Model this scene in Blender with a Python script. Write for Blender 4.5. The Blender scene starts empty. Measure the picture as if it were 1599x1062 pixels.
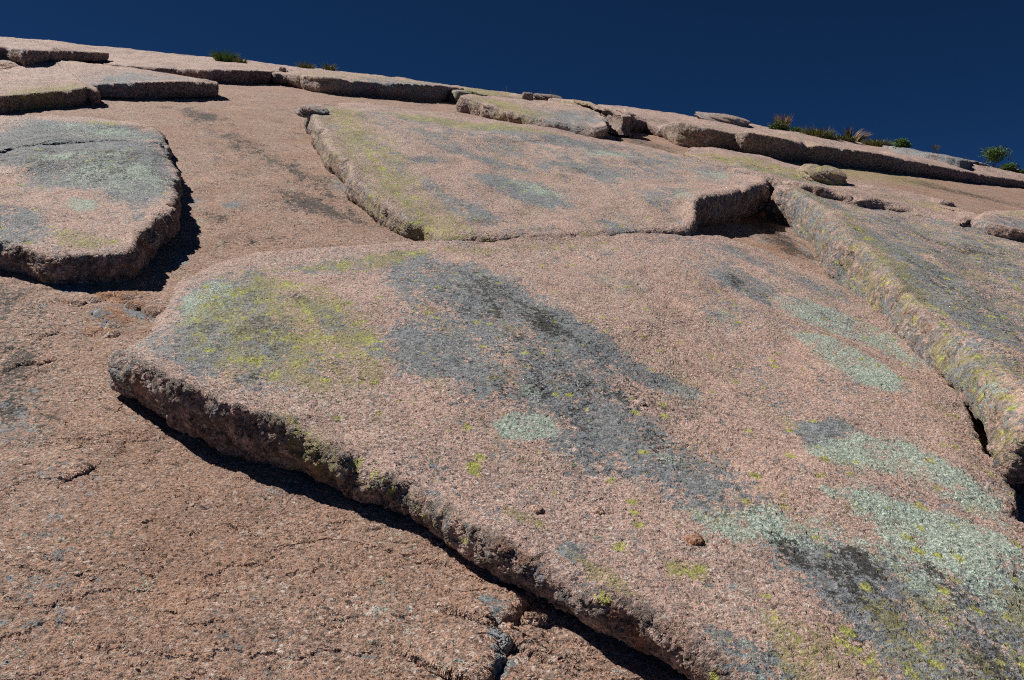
import bpy, bmesh, math, random
import numpy as np
from mathutils import Vector, Matrix

scene = bpy.context.scene
col = scene.collection
R = math.radians

# ------------------------------------------------------------------ slope frame
# The dome is described in a frame tangent to the rock under the camera:
# u across, v up the slope, w along the rock's normal (metres).
SA, SB = 0.40600, -0.13586
KV, KU, KC = 0.00150, 0.00139, -0.00006
H = 1.6
EN = np.array([-SB, -SA, 1.0]); EN /= np.linalg.norm(EN)
E1 = np.array([1.0, 0.0, SB]); E1 /= np.linalg.norm(E1)
E2 = np.cross(EN, E1)
FRAME = Matrix((Vector(E1), Vector(E2), Vector(EN))).transposed()
FPX = 28.0 / 36.0 * 1599.0


def base(u, v):
    return -(KV * v * v + KU * u * u + KC * u * v)


def to_world(p):
    return Vector(E1 * p[0] + E2 * p[1] + EN * p[2])


# ------------------------------------------------------------------ camera
cam = bpy.data.objects.new('camera', bpy.data.cameras.new('camera'))
col.objects.link(cam)
cam.location = to_world((0, 0, H))
cam.rotation_euler = (R(90), 0, 0)
cam.data.lens = 28.0
cam.data.sensor_width = 36.0
cam.data.clip_start = 0.05
cam.data.clip_end = 1000.0
scene.camera = cam

# ------------------------------------------------------------------ sun and sky
SUN_EL = R(36.0)                       # height of the sun over the sloping rock
lt = np.array([0.845, -0.535]); lt /= np.linalg.norm(lt)
SUN_DIR = to_world((-lt[0] * math.cos(SUN_EL), -lt[1] * math.cos(SUN_EL), math.sin(SUN_EL))).normalized()
sun = bpy.data.objects.new('sun', bpy.data.lights.new('sun', 'SUN'))
col.objects.link(sun)
sun.data.energy = 4.6
sun.data.angle = R(0.53)
sun.data.color = (1.0, 0.955, 0.89)
sun.rotation_euler = SUN_DIR.to_track_quat('Z', 'Y').to_euler()
sun.location = SUN_DIR * 60

world = bpy.data.worlds.new('World')
scene.world = world
world.use_nodes = True
wn = world.node_tree.nodes
wl = world.node_tree.links
sky = wn.new('ShaderNodeTexSky')
sky.sky_type = 'NISHITA'
sky.sun_disc = False
sky.sun_elevation = math.asin(SUN_DIR.z)
sky.sun_rotation = math.atan2(SUN_DIR.x, SUN_DIR.y)
sky.altitude = 4000.0
sky.air_density = 0.32
sky.dust_density = 0.0
sky.ozone_density = 10.0
pol = wn.new('ShaderNodeMix')           # the polarising filter's deep blue
pol.data_type = 'RGBA'; pol.blend_type = 'MULTIPLY'
pol.inputs[0].default_value = 1.0
pol.inputs[7].default_value = (0.36, 0.68, 0.78, 1)
wl.new(sky.outputs[0], pol.inputs[6])
wl.new(pol.outputs[2], wn['Background'].inputs[0])
wn['Background'].inputs[1].default_value = 0.055

scene.view_settings.view_transform = 'Standard'
scene.view_settings.look = 'None'
scene.view_settings.exposure = 0.40
scene.view_settings.gamma = 1.0
scene.cycles.max_bounces = 5
scene.cycles.diffuse_bounces = 3
scene.cycles.use_denoising = False      # keep the rock's grain
scene.cycles.filter_width = 1.1

# ------------------------------------------------------------------ photo point -> place on the rock
def rays(px, py):
    px = np.asarray(px, float); py = np.asarray(py, float)
    d = np.stack([(px - 799.5) / FPX, np.ones_like(px), (531.0 - py) / FPX], -1)
    return np.stack([d @ E1, d @ E2, d @ EN], -1)


TS = np.exp(np.linspace(math.log(0.4), math.log(90.0), 6000))


def at(px, py, T=0.0):
    """First point where the sight line meets the dome raised by T (else its closest approach)."""
    d = rays(px, py)
    w = H + TS * d[2] - base(TS * d[0], TS * d[1]) - T
    i = int(np.argmax(w < 0))
    if w[i] >= 0:
        i = int(np.argmin(w / TS))
        t = TS[i]
    else:
        a, b = w[i - 1], w[i]
        t = TS[i - 1] + (TS[i] - TS[i - 1]) * a / (a - b)
    return np.array([d[0] * t, d[1] * t]), t


# ------------------------------------------------------------------ noise (numpy)
_rs = np.random.RandomState(7)
_PERM = _rs.permutation(4096).astype(np.int64)
_VAL = _rs.rand(4096).astype(np.float32) * 2 - 1


def vnoise(x, y, seed=0):
    xi = np.floor(x).astype(np.int64); yi = np.floor(y).astype(np.int64)
    fx = (x - xi).astype(np.float32); fy = (y - yi).astype(np.float32)
    fx = fx * fx * fx * (fx * (fx * 6 - 15) + 10); fy = fy * fy * fy * (fy * (fy * 6 - 15) + 10)
    def h(i, j):
        return _VAL[_PERM[(i + _PERM[(j + seed * 131) & 4095]) & 4095]]
    a = h(xi, yi); b = h(xi + 1, yi); c = h(xi, yi + 1); d = h(xi + 1, yi + 1)
    return a + (b - a) * fx + (c - a) * fy + (a - b - c + d) * fx * fy


def fbm(x, y, octv=4, seed=0, gain=0.5):
    s = 0.0; amp = 1.0; tot = 0.0
    for k in range(octv):
        s = s + amp * vnoise(x * 2 ** k + 17.3 * k, y * 2 ** k - 9.1 * k, seed + k)
        tot += amp; amp *= gain
    return s / tot


def sstep(a, b, x):
    t = np.clip((x - a) / (b - a), 0, 1)
    return t * t * (3 - 2 * t)


def poly_sd(u, v, P):
    """signed distance, positive inside"""
    n = len(P)
    best = np.full(u.shape, 1e18); inside = np.zeros(u.shape, bool)
    for i in range(n):
        ax, ay = P[i]; bx, by = P[(i + 1) % n]
        ex, ey = bx - ax, by - ay
        wx, wy = u - ax, v - ay
        t = np.clip((wx * ex + wy * ey) / (ex * ex + ey * ey + 1e-12), 0, 1)
        dx = wx - ex * t; dy = wy - ey * t
        best = np.minimum(best, dx * dx + dy * dy)
        c = ((ay > v) != (by > v))
        with np.errstate(divide='ignore', invalid='ignore'):
            xi = ax + (v - ay) * ex / (ey if abs(ey) > 1e-12 else 1e-12)
        inside ^= c & (u < xi)
    d = np.sqrt(best)
    return np.where(inside, d, -d)


def zig(arc, mean, seed):
    """straight runs between random offsets: the angular line of broken rock"""
    rs = np.random.RandomState(seed)
    tot = arc[-1]
    k = np.cumsum(rs.uniform(0.35, 1.65, int(tot / mean * 1.3) + 4) * mean)
    k = np.concatenate([[0], k[k < tot - mean * 0.3], [tot]])
    v = rs.uniform(-1, 1, len(k)); v[-1] = v[0]
    return np.interp(arc, k, v)


LICHEN = ('lg', 'lm', 'ly', 'lb', 'lo')


def densities(u, v, patches, T):
    """lichen cover 0..1 per vertex from patches outlined on the rock's surface"""
    out = {k: np.zeros(u.shape, np.float32) for k in LICHEN}
    for kind, pts, strength, soft in patches:
        P = np.array([at(x, y, T)[0] for x, y in pts])
        size = math.sqrt(max(1e-4, (np.ptp(P[:, 0])) * (np.ptp(P[:, 1]))))
        s = soft * size
        lo = P.min(0) - s; hi = P.max(0) + s
        m = (u > lo[0]) & (u < hi[0]) & (v > lo[1]) & (v < hi[1])
        if not m.any():
            continue
        dens = strength * sstep(-s, s, poly_sd(u[m], v[m], P))
        out[kind][m] = np.maximum(out[kind][m], dens)
    return out


# ------------------------------------------------------------------ materials
class NT:
    def __init__(self, name):
        self.m = bpy.data.materials.new(name)
        self.m.use_nodes = True
        self.t = self.m.node_tree
        self.b = self.t.nodes['Principled BSDF']
        self.out = self.t.nodes['Material Output']

    def n(self, typ, **kw):
        x = self.t.nodes.new(typ)
        for k, val in kw.items():
            setattr(x, k, val)
        return x

    def set(self, sock, val):
        if isinstance(val, bpy.types.NodeSocket):
            self.t.links.new(val, sock)
        else:
            sock.default_value = val

    def math(self, op, a, b=0.0, c=0.0, clamp=False):
        x = self.n('ShaderNodeMath', operation=op, use_clamp=clamp)
        self.set(x.inputs[0], a); self.set(x.inputs[1], b); self.set(x.inputs[2], c)
        return x.outputs[0]

    def step(self, x, lo, hi):
        r = self.n('ShaderNodeMapRange', interpolation_type='SMOOTHSTEP')
        self.set(r.inputs[0], x); self.set(r.inputs[1], lo); self.set(r.inputs[2], hi)
        return r.outputs[0]

    def mix(self, f, a, b, blend='MIX'):
        x = self.n('ShaderNodeMix', data_type='RGBA', blend_type=blend)
        self.set(x.inputs[0], f)
        for s, val in ((x.inputs[6], a), (x.inputs[7], b)):
            self.set(s, val if isinstance(val, bpy.types.NodeSocket) else (*val, 1.0))
        return x.outputs[2]

    def noise(self, P, scale, detail=3.0, rough=0.55, dist=0.0):
        x = self.n('ShaderNodeTexNoise')
        self.set(x.inputs['Vector'], P); x.inputs['Scale'].default_value = scale
        x.inputs['Detail'].default_value = detail; x.inputs['Roughness'].default_value = rough
        x.inputs['Distortion'].default_value = dist
        return x.outputs[0]

    def voro(self, P, scale, feature='F1', rnd=1.0):
        x = self.n('ShaderNodeTexVoronoi', feature=feature)
        self.set(x.inputs['Vector'], P); x.inputs['Scale'].default_value = scale
        x.inputs['Randomness'].default_value = rnd
        return x

    def ramp(self, f, stops, interp='LINEAR'):
        x = self.n('ShaderNodeValToRGB'); x.color_ramp.interpolation = interp
        e = x.color_ramp.elements
        while len(e) < len(stops):
            e.new(0.5)
        for k, (p, c) in enumerate(stops):
            e[k].position = p; e[k].color = (*c, 1)
        self.set(x.inputs[0], f)
        return x.outputs[0]

    def attr(self, name):
        x = self.n('ShaderNodeAttribute'); x.attribute_name = name
        return x.outputs['Fac']

    def mapping(self, P, rot=0.0, scale=(1, 1, 1)):
        x = self.n('ShaderNodeMapping')
        self.set(x.inputs[0], P); x.inputs['Rotation'].default_value = (0, 0, rot); x.inputs['Scale'].default_value = scale
        return x.outputs[0]


def granite(name, pink=(0.40, 0.215, 0.150), rust=0.25, rust_col=(0.30, 0.135, 0.07), speck=0.5, bump=1.0, coarse=1.0, freckle=0.07, cracks=0.35, flake=0.3):
    s = NT(name)
    P = s.n('ShaderNodeTexCoord').outputs['Object']
    wall = s.attr('wall')
    dist = s.noise(P, 30.0, 2.0)
    wv = s.n('ShaderNodeVectorMath', operation='MULTIPLY_ADD')
    nc = s.n('ShaderNodeTexNoise'); s.set(nc.inputs['Vector'], P); nc.inputs['Scale'].default_value = 45.0
    s.set(wv.inputs[0], nc.outputs[1]); wv.inputs[1].default_value = (0.012, 0.012, 0.012); s.set(wv.inputs[2], P)
    PW = wv.outputs[0]
    # crystals: dark mica, grey quartz, pink feldspar, pale feldspar; palest grains also painted glints
    v1 = s.voro(PW, 100.0 / coarse)
    v2 = s.voro(PW, 230.0 / coarse)
    sep = s.n('ShaderNodeSeparateColor'); s.set(sep.inputs[0], v1.outputs['Color'])
    sep2 = s.n('ShaderNodeSeparateColor'); s.set(sep2.inputs[0], v2.outputs['Color'])
    p = pink
    stops = [(0.0, (0.045, 0.040, 0.038)), (0.09, (0.06, 0.052, 0.05)), (0.15, (p[0] * .50, p[1] * .58, p[2] * .66)), (0.32, (p[0] * .80, p[1] * .88, p[2] * .95)),
             (0.55, p), (0.72, (p[0] * 1.12, p[1] * 1.02, p[2] * 0.98)), (0.90, (p[0] * 1.12, p[1] * 1.28, p[2] * 1.42)), (1.0, (0.82, 0.76, 0.70))]
    c1 = s.ramp(sep.outputs[0], stops)
    c2 = s.ramp(sep2.outputs[1], stops)
    colr = s.mix(0.42, c1, c2)
    # broad weathering: paler and browner areas
    wbig = s.noise(P, 1.3, 5.0, 0.6)
    colr = s.mix(s.math('MULTIPLY', s.step(wbig, 0.38, 0.68), rust), colr, rust_col)
    wmid = s.noise(P, 7.0, 5.0, 0.65)
    colr = s.mix(s.math('MULTIPLY', s.step(wmid, 0.45, 0.75), 0.28), colr, (p[0] * .55, p[1] * .58, p[2] * .62))
    pale = s.noise(P, 2.1, 6.0, 0.66)
    colr = s.mix(s.math('MULTIPLY', s.step(pale, 0.50, 0.72), 0.42), colr, (min(.8, p[0] * 1.32), p[1] * 1.30, p[2] * 1.28))
    stain = s.noise(s.mapping(P, 0.3, (1.6, .8, 1)), 3.4, 7.0, 0.7)
    colr = s.mix(s.math('MULTIPLY', s.step(stain, 0.54, 0.72), 0.45 + 0.25 * speck), colr, (p[0] * .36, p[1] * .38, p[2] * .42))
    lo = s.attr('lo')
    orange = s.step(s.math('ADD', lo, s.math('MULTIPLY', s.math('SUBTRACT', s.noise(P, 11.0, 5.0, 0.65), 0.5), 1.3)), 0.42, 0.75)
    colr = s.mix(s.math('MULTIPLY', orange, 0.75), colr, (0.33, 0.135, 0.045))
    # small dark specks: black crust, plus shade painted into the pits
    sp = s.noise(s.mapping(P, 0.0, (1, 1.35, 1)), 26.0, 6.0, 0.72)
    sp2 = s.noise(s.mapping(P, 0.2, (1, 1.5, 1)), 75.0, 4.0, 0.7)
    spm = s.math('MULTIPLY', s.math('MAXIMUM', s.step(sp, 0.63 - 0.06 * speck, 0.71 - 0.05 * speck), s.step(sp2, 0.60 - 0.04 * speck, 0.68 - 0.04 * speck)), 0.55 + 0.35 * speck)
    colr = s.mix(spm, colr, (0.06, 0.052, 0.046))
    # broken walls: stained, and darkened to paint in the faces' shade
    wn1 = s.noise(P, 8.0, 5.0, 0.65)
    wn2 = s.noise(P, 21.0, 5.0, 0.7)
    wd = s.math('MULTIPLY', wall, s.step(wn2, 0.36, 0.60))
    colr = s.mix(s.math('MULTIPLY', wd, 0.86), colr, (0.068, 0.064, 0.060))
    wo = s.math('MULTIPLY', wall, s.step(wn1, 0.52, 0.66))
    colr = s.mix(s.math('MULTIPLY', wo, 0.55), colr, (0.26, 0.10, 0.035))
    # lichens
    ft = s.n('ShaderNodeMapping', vector_type='TEXTURE'); s.set(ft.inputs[0], P)
    ft.inputs['Rotation'].default_value = (0, 0, R(18)); ft.inputs['Scale'].default_value = (1, 2.4, 1)
    PF = ft.outputs[0]
    nA = s.noise(PF, 5.0, 5.0, 0.62); lob = s.voro(PW, 34.0).outputs['Position']; nB = s.noise(lob, 21.0, 3.0, 0.65); nC = s.noise(P, 85.0, 3.0, 0.6)
    ft2 = s.n('ShaderNodeMapping', vector_type='TEXTURE'); s.set(ft2.inputs[0], P)
    ft2.inputs['Rotation'].default_value = (0, 0, R(18)); ft2.inputs['Scale'].default_value = (1, 5.0, 1)
    nS = s.noise(ft2.outputs[0], 4.0, 4.0, 0.6)
    edge0 = s.math('ADD', s.math('MULTIPLY', s.math('SUBTRACT', nA, 0.5), 1.5),
                  s.math('ADD', s.math('MULTIPLY', s.math('SUBTRACT', nB, 0.5), 1.9), s.math('MULTIPLY', s.math('SUBTRACT', s.noise(P, 48.0, 5.0, 0.75), 0.5), 2.4)))
    edge = s.math('ADD', edge0, s.math('MULTIPLY', s.math('SUBTRACT', nS, 0.5), 1.2))
    mg = s.step(s.math('ADD', s.math('ADD', s.attr('lg'), freckle), edge), 0.44, 0.49)
    gcol = s.mix(s.step(s.noise(P, 33.0, 5.0, 0.7), 0.35, 0.68), (0.155, 0.172, 0.186), (0.315, 0.342, 0.360))
    gcol = s.mix(s.math('MULTIPLY', s.step(s.noise(P, 38.0, 5.0, 0.75), 0.52, 0.62), 0.72), gcol, (0.062, 0.063, 0.065))
    colr = s.mix(s.math('MULTIPLY', mg, 0.94), colr, gcol)
    # pale green lace
    edm = s.math('ADD', s.math('MULTIPLY', s.math('SUBTRACT', s.noise(PF, 4.5, 5.0, 0.6), 0.5), 1.7),
                 s.math('ADD', s.math('MULTIPLY', s.math('SUBTRACT', s.noise(lob, 19.0, 3.0, 0.6), 0.5), 1.5),
                        s.math('MULTIPLY', s.math('SUBTRACT', s.noise(P, 110.0, 3.0, 0.65), 0.5), 2.0)))
    mm = s.step(s.math('ADD', s.attr('lm'), edm), 0.45, 0.54)
    mcol = s.mix(s.step(nC, 0.4, 0.62), (0.26, 0.325, 0.275), (0.54, 0.63, 0.535))
    colr = s.mix(s.math('MULTIPLY', mm, 0.92), colr, mcol)
    # black crust
    edb = s.math('ADD', s.math('MULTIPLY', s.math('SUBTRACT', s.noise(PF, 8.0, 6.0, 0.68), 0.5), 1.6),
                 s.math('MULTIPLY', s.math('SUBTRACT', s.noise(P, 42.0, 5.0, 0.72), 0.5), 2.2))
    mb = s.step(s.math('ADD', s.math('ADD', s.attr('lb'), freckle * .6), edb), 0.47, 0.58)
    colr = s.mix(s.math('MULTIPLY', mb, 0.88), colr, (0.042, 0.040, 0.037))
    # yellow-green rosettes
    edy = s.math('ADD', s.math('MULTIPLY', s.math('SUBTRACT', s.noise(PF, 13.0, 3.0, 0.6), 0.5), 1.7),
                 s.math('MULTIPLY', s.math('SUBTRACT', s.noise(P, 70.0, 4.0, 0.7), 0.5), 1.3))
    vy = s.voro(PW, 15.0)
    sy = s.n('ShaderNodeSeparateColor'); s.set(sy.inputs[0], vy.outputs['Color'])
    spot = s.math('MULTIPLY', s.math('LESS_THAN', sy.outputs[0], s.math('MULTIPLY', s.attr('ly'), 1.1)),
                  s.step(s.math('ADD', vy.outputs['Distance'], s.math('MULTIPLY', s.math('SUBTRACT', nC, 0.5), 0.9)), s.math('MULTIPLY_ADD', sy.outputs[1], 0.30, 0.12), s.math('MULTIPLY_ADD', sy.outputs[1], 0.26, 0.06)))
    my = s.math('MAXIMUM', s.step(s.math('ADD', s.attr('ly'), edy), 0.56, 0.66), spot)
    olive = s.step(s.math('ADD', s.math('MULTIPLY', s.attr('ly'), 1.25), s.math('ADD', s.math('MULTIPLY', s.math('SUBTRACT', s.noise(PF, 6.0, 5.0, 0.65), 0.5), 1.5),
                   s.math('MULTIPLY', s.math('SUBTRACT', s.noise(P, 62.0, 5.0, 0.72), 0.5), 2.2))), 0.44, 0.62)
    colr = s.mix(s.math('MULTIPLY', olive, 0.72), colr, s.mix(nC, (0.21, 0.185, 0.075), (0.38, 0.345, 0.150)))
    ycol = s.mix(s.step(s.noise(P, 40.0, 3.0), 0.4, 0.62), (0.29, 0.28, 0.085), (0.49, 0.50, 0.12))
    colr = s.mix(s.math('MULTIPLY', my, 0.88), colr, ycol)
    s.t.links.new(colr, s.b.inputs['Base Color'])
    s.set(s.b.inputs['Roughness'], s.math('MULTIPLY_ADD', sep2.outputs[2], 0.35, 0.58))
    s.b.inputs['Specular IOR Level'].default_value = 0.35
    # relief, metres
    h = s.math('MULTIPLY', s.math('SUBTRACT', s.noise(P, 1.9, 3.0), 0.5), 0.030)
    h = s.math('ADD', h, s.math('MULTIPLY', s.math('SUBTRACT', s.noise(P, 8.0, 4.0, 0.6), 0.5), 0.014 * bump))
    h = s.math('SUBTRACT', h, s.math('MULTIPLY', s.step(sp, 0.55, 0.70), 0.007 * bump))
    h = s.math('SUBTRACT', h, s.math('MULTIPLY', s.step(sp2, 0.56, 0.66), 0.004 * bump))
    h = s.math('ADD', h, s.math('MULTIPLY', s.math('SUBTRACT', s.noise(s.mapping(P, 0.35, (1, 1.6, 1)), 52.0, 5.0, 0.68), 0.5), 0.0145 * bump))
    h = s.math('SUBTRACT', h, s.math('MULTIPLY', v1.outputs['Distance'], 0.0022 * bump))
    h = s.math('ADD', h, s.math('MULTIPLY', sep.outputs[1], 0.0035 * bump))
    fx = s.math('MULTIPLY', s.noise(s.mapping(P, 0.6, (1, 1.8, 1)), 1.6, 6.0, 0.56), 11.0)
    fr = s.math('FRACT', fx)
    stair = s.math('ADD', s.math('FLOOR', fx), s.step(fr, 0.0, 0.10))
    h = s.math('ADD', h, s.math('MULTIPLY', stair, 0.0065 * flake))
    cr = s.noise(s.mapping(P, 0.75, (1.0, 2.6, 1.0)), 2.6, 6.0, 0.62)
    crm = s.math('SUBTRACT', 1.0, s.step(s.math('ABSOLUTE', s.math('SUBTRACT', cr, 0.5)), 0.0, 0.010))
    crm = s.math('MULTIPLY', crm, s.step(s.noise(P, 3.3, 3.0), 0.54, 0.62))
    h = s.math('SUBTRACT', h, s.math('MULTIPLY', crm, 0.010 * cracks))
    wv2 = s.n('ShaderNodeVectorMath', operation='MULTIPLY_ADD')
    nd = s.n('ShaderNodeTexNoise'); s.set(nd.inputs['Vector'], P); nd.inputs['Scale'].default_value = 14.0; nd.inputs['Detail'].default_value = 4.0
    s.set(wv2.inputs[0], nd.outputs[1]); wv2.inputs[1].default_value = (0.09, 0.09, 0.09); s.set(wv2.inputs[2], P)
    cs = []
    for scl in (22.0, 8.0):
        cv = s.voro(wv2.outputs[0], scl); cx = s.n('ShaderNodeSeparateColor'); s.set(cx.inputs[0], cv.outputs['Color']); cs.append(cx.outputs[0])
    hw = s.math('ADD', s.math('MULTIPLY', s.math('SUBTRACT', cs[0], 0.5), 0.010), s.math('MULTIPLY', s.math('SUBTRACT', cs[1], 0.5), 0.013))
    hw = s.math('ADD', hw, s.math('MULTIPLY', s.math('SUBTRACT', wn2, 0.5), 0.013))
    h = s.math('ADD', h, s.math('MULTIPLY', hw, wall))
    h = s.math('ADD', h, s.math('MULTIPLY', mm, 0.002))
    dn = s.n('ShaderNodeDisplacement', space='OBJECT')
    dn.inputs['Midlevel'].default_value = 0.0; dn.inputs['Scale'].default_value = 1.0
    s.t.links.new(h, dn.inputs['Height'])
    s.t.links.new(dn.outputs[0], s.out.inputs['Displacement'])
    s.m.displacement_method = 'BOTH'
    return s.m


MAT_SLAB = granite('pink_granite_slab', pink=(0.565, 0.380, 0.308), rust=0.16, rust_col=(0.36, 0.20, 0.12), speck=0.40)
MAT_BASE = granite('weathered_granite', pink=(0.455, 0.282, 0.203), rust=0.42, rust_col=(0.33, 0.165, 0.09), speck=0.80, bump=0.85, freckle=-0.06, cracks=0.8, flake=0.7)


def plain(name, c0, c1, scale, rough=0.8):
    s = NT(name)
    P = s.n('ShaderNodeTexCoord').outputs['Object']
    s.t.links.new(s.mix(s.step(s.noise(P, scale, 3.0), 0.35, 0.65), c0, c1), s.b.inputs['Base Color'])
    s.b.inputs['Roughness'].default_value = rough
    s.b.inputs['Specular IOR Level'].default_value = 0.2
    return s.m


# ------------------------------------------------------------------ mesh helpers
def grid_mesh(name, V, nr, nc, mat, attrs, wrap, flip=False, origin=None, cap=None):
    """V: (nr*nc,3) in slope frame; rows nr, columns nc (wrapping when wrap)"""
    o = np.zeros(3) if origin is None else np.asarray(origin, float)
    V = np.asarray(V, float) - o
    r = np.arange(nr - 1)[:, None]
    c = np.arange(nc if wrap else nc - 1)[None, :]
    c2 = (c + 1) % nc
    quads = np.stack([r * nc + c, r * nc + c2, (r + 1) * nc + c2, (r + 1) * nc + c], -1).reshape(-1, 4)
    if flip:
        quads = quads[:, ::-1]
    me = bpy.data.meshes.new(name)
    nv = len(V); nq = len(quads)
    me.vertices.add(nv); me.vertices.foreach_set('co', V.astype(np.float32).ravel())
    me.loops.add(nq * 4); me.loops.foreach_set('vertex_index', quads.astype(np.int32).ravel())
    me.polygons.add(nq)
    me.polygons.foreach_set('loop_start', np.arange(0, nq * 4, 4, dtype=np.int32))
    me.polygons.foreach_set('loop_total', np.full(nq, 4, np.int32))
    me.polygons.foreach_set('use_smooth', np.ones(nq, bool))
    me.update(calc_edges=True)
    for k, arr in attrs.items():
        a = me.attributes.new(k, 'FLOAT', 'POINT')
        a.data.foreach_set('value', np.asarray(arr, np.float32).ravel())
    me.materials.append(mat)
    ob = bpy.data.objects.new(name, me)
    col.objects.link(ob)
    ob.matrix_world = Matrix.Translation(to_world(o)) @ FRAME.to_4x4()
    return ob


def tag(o, label, cat, group=None):
    o['label'] = label; o['category'] = cat
    if group:
        o['group'] = group
    return o


# ------------------------------------------------------------------ slab builder
def slab(label, pts, Tc, patches=(), n=700, rows=110, gap=0.02, undercut=0.25, rough=1.0, rnd=0.016, mat=None,
         group='weathered granite slabs', seed=1, soft=2, name='granite_slab', cat='rock slab', pw=1.6, jag=1.0, spine=None, gap_hi=None):
    """pts: rim points (px, py, t) anticlockwise or clockwise; t >= 3 is the face height in photo pixels,
    smaller is metres; ('o', i, du, dv, t) is a hidden point relative to rim point i."""
    uv = []; T = []; D = []
    for q in pts:
        if q[0] == 'o':
            b = uv[q[1]]
            uv.append(b + np.array(q[2:4])); T.append(q[4]); D.append(D[q[1]] + abs(q[3]))
        else:
            px, py, t = q
            if t >= 3:
                d = at(px, py + t)[1]
                t = t * d / FPX / 0.96 + gap
            p, d = at(px, py, t)
            uv.append(p); T.append(t); D.append(d)
    uv = np.array(uv); T = np.array(T); D = np.array(D)
    # resample: more points where the rim is near
    m = len(uv)
    seg = np.linalg.norm(np.roll(uv, -1, 0) - uv, axis=1)
    dens = seg / np.minimum(0.5 * (D + np.roll(D, -1)), 40)
    cum = np.concatenate([[0], np.cumsum(dens)])
    g = np.linspace(0, cum[-1], n, endpoint=False)
    k = np.clip(np.searchsorted(cum, g, 'right') - 1, 0, m - 1)
    f = ((g - cum[k]) / (cum[k + 1] - cum[k]))[:, None]
    k2 = (k + 1) % m
    rim = uv[k] * (1 - f) + uv[k2] * f
    Tr = T[k] * (1 - f[:, 0]) + T[k2] * f[:, 0]
    Dr = D[k] * (1 - f[:, 0]) + D[k2] * f[:, 0]
    for _ in range(n // 60):
        Tr = 0.25 * np.roll(Tr, 1) + 0.5 * Tr + 0.25 * np.roll(Tr, -1)
    kf = np.exp(-2 * (np.fft.fftfreq(n) * n * math.pi * 0.07) ** 2)
    smooth = lambda x_: np.real(np.fft.ifft(np.fft.fft(x_) * kf))
    for _ in range(soft):
        rim = 0.25 * np.roll(rim, 1, 0) + 0.5 * rim + 0.25 * np.roll(rim, -1, 0)
        Tr = 0.25 * np.roll(Tr, 1) + 0.5 * Tr + 0.25 * np.roll(Tr, -1)
    # star centre: sample for a point that sees the whole rim
    best = None
    rs = np.random.RandomState(seed)
    lo, hi = rim.min(0), rim.max(0)
    cand = [rim.mean(0)] + [lo + (hi - lo) * rs.rand(2) for _ in range(1500)]
    for c in cand:
        a = rim - c; b = np.roll(rim, -1, 0) - c
        cr = a[:, 0] * b[:, 1] - a[:, 1] * b[:, 0]
        sgn = np.sign(cr.sum())
        sc = (cr * sgn / (np.linalg.norm(a, axis=1) * np.linalg.norm(b, axis=1) + 1e-9)
              / (np.linalg.norm(b - a, axis=1) + 1e-9)).min()
        if best is None or sc > best[0]:
            best = (sc, c, sgn)
    sc, c, sgn = best
    if sc <= 0:
        print('NOT STAR', label, sc)
    if sgn < 0:
        rim = rim[::-1]; Tr = Tr[::-1]; Dr = Dr[::-1]
    # jagged rim
    tang = np.roll(rim, -1, 0) - np.roll(rim, 1, 0)
    tang /= np.linalg.norm(tang, axis=1)[:, None] + 1e-9
    outw = np.stack([tang[:, 1], -tang[:, 0]], 1)
    sc_m = np.clip(Dr / 3.5, 0.7, 5.0)
    arc = np.concatenate([[0], np.cumsum(np.linalg.norm(np.diff(rim, axis=0), axis=1))])
    ms = float(np.median(sc_m))
    j = zig(arc, 0.26 * ms, seed) * 0.022 + zig(arc, 0.085 * ms, seed + 5) * 0.010 + zig(arc, 0.03 * ms, seed + 6) * 0.004
    fade = sstep(0.03, 0.15, Tr)
    rim = rim + outw * (j * sc_m * jag * (0.35 + 0.65 * fade))[:, None]
    cc = np.repeat(c[None], n, 0)
    if spine:                              # long slabs: every rim point runs in to its own foot on a spine
        SP = np.array([at(x, y, Tc)[0] for x, y in spine])
        bd = np.full(n, 1e9)
        for a_, b_ in zip(SP[:-1], SP[1:]):
            e_ = b_ - a_
            t_ = np.clip(((rim - a_) @ e_) / (e_ @ e_), 0, 1)
            q_ = a_ + t_[:, None] * e_
            dd_ = np.linalg.norm(rim - q_, axis=1)
            cc = np.where((dd_ < bd)[:, None], q_, cc); bd = np.minimum(bd, dd_)
        for _ in range(40):
            cc = 0.25 * np.roll(cc, 1, 0) + 0.5 * cc + 0.25 * np.roll(cc, -1, 0)
    L = np.linalg.norm(rim - cc, axis=1)
    # top rows, centre to rim
    x = np.linspace(1, 0, rows)
    dfrac = x ** 1.9
    S = 1 - dfrac
    S[0] = 0.002
    U = cc[:, 0] + S[:, None] * (rim[:, 0] - cc[:, 0]); Vv = cc[:, 1] + S[:, None] * (rim[:, 1] - cc[:, 1])
    d_in = (1 - S)[:, None] * L
    Ts = smooth(Tr)
    hgt = Tc + (Ts - Tc)[None, :] * (S[:, None] ** pw) + (Tr - Ts)[None, :] * np.exp(-d_in / (0.16 * sc_m)[None, :])
    rr = np.minimum(rnd * np.clip(sc_m, 1, 1.6), np.maximum(Tr * 0.5, 0.004)) * (0.6 + 0.8 * (0.5 + 0.5 * fbm(rim[:, 0] * 4, rim[:, 1] * 4, 2, seed + 9)))
    q = np.clip(1 - d_in / (rr * 1.6)[None, :], 0, 1)
    roll = rr[None, :] * (1 - np.sqrt(np.maximum(0, 1 - q * q)))
    und = (fbm(U * 0.9, Vv * 0.9, 3, seed + 20) * 0.035 + fbm(U * 3.5, Vv * 3.5, 3, seed + 30) * 0.012) * np.clip(Tc / 0.15, 0.3, 2.0)
    und = und * sstep(0, 0.25, d_in)
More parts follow.
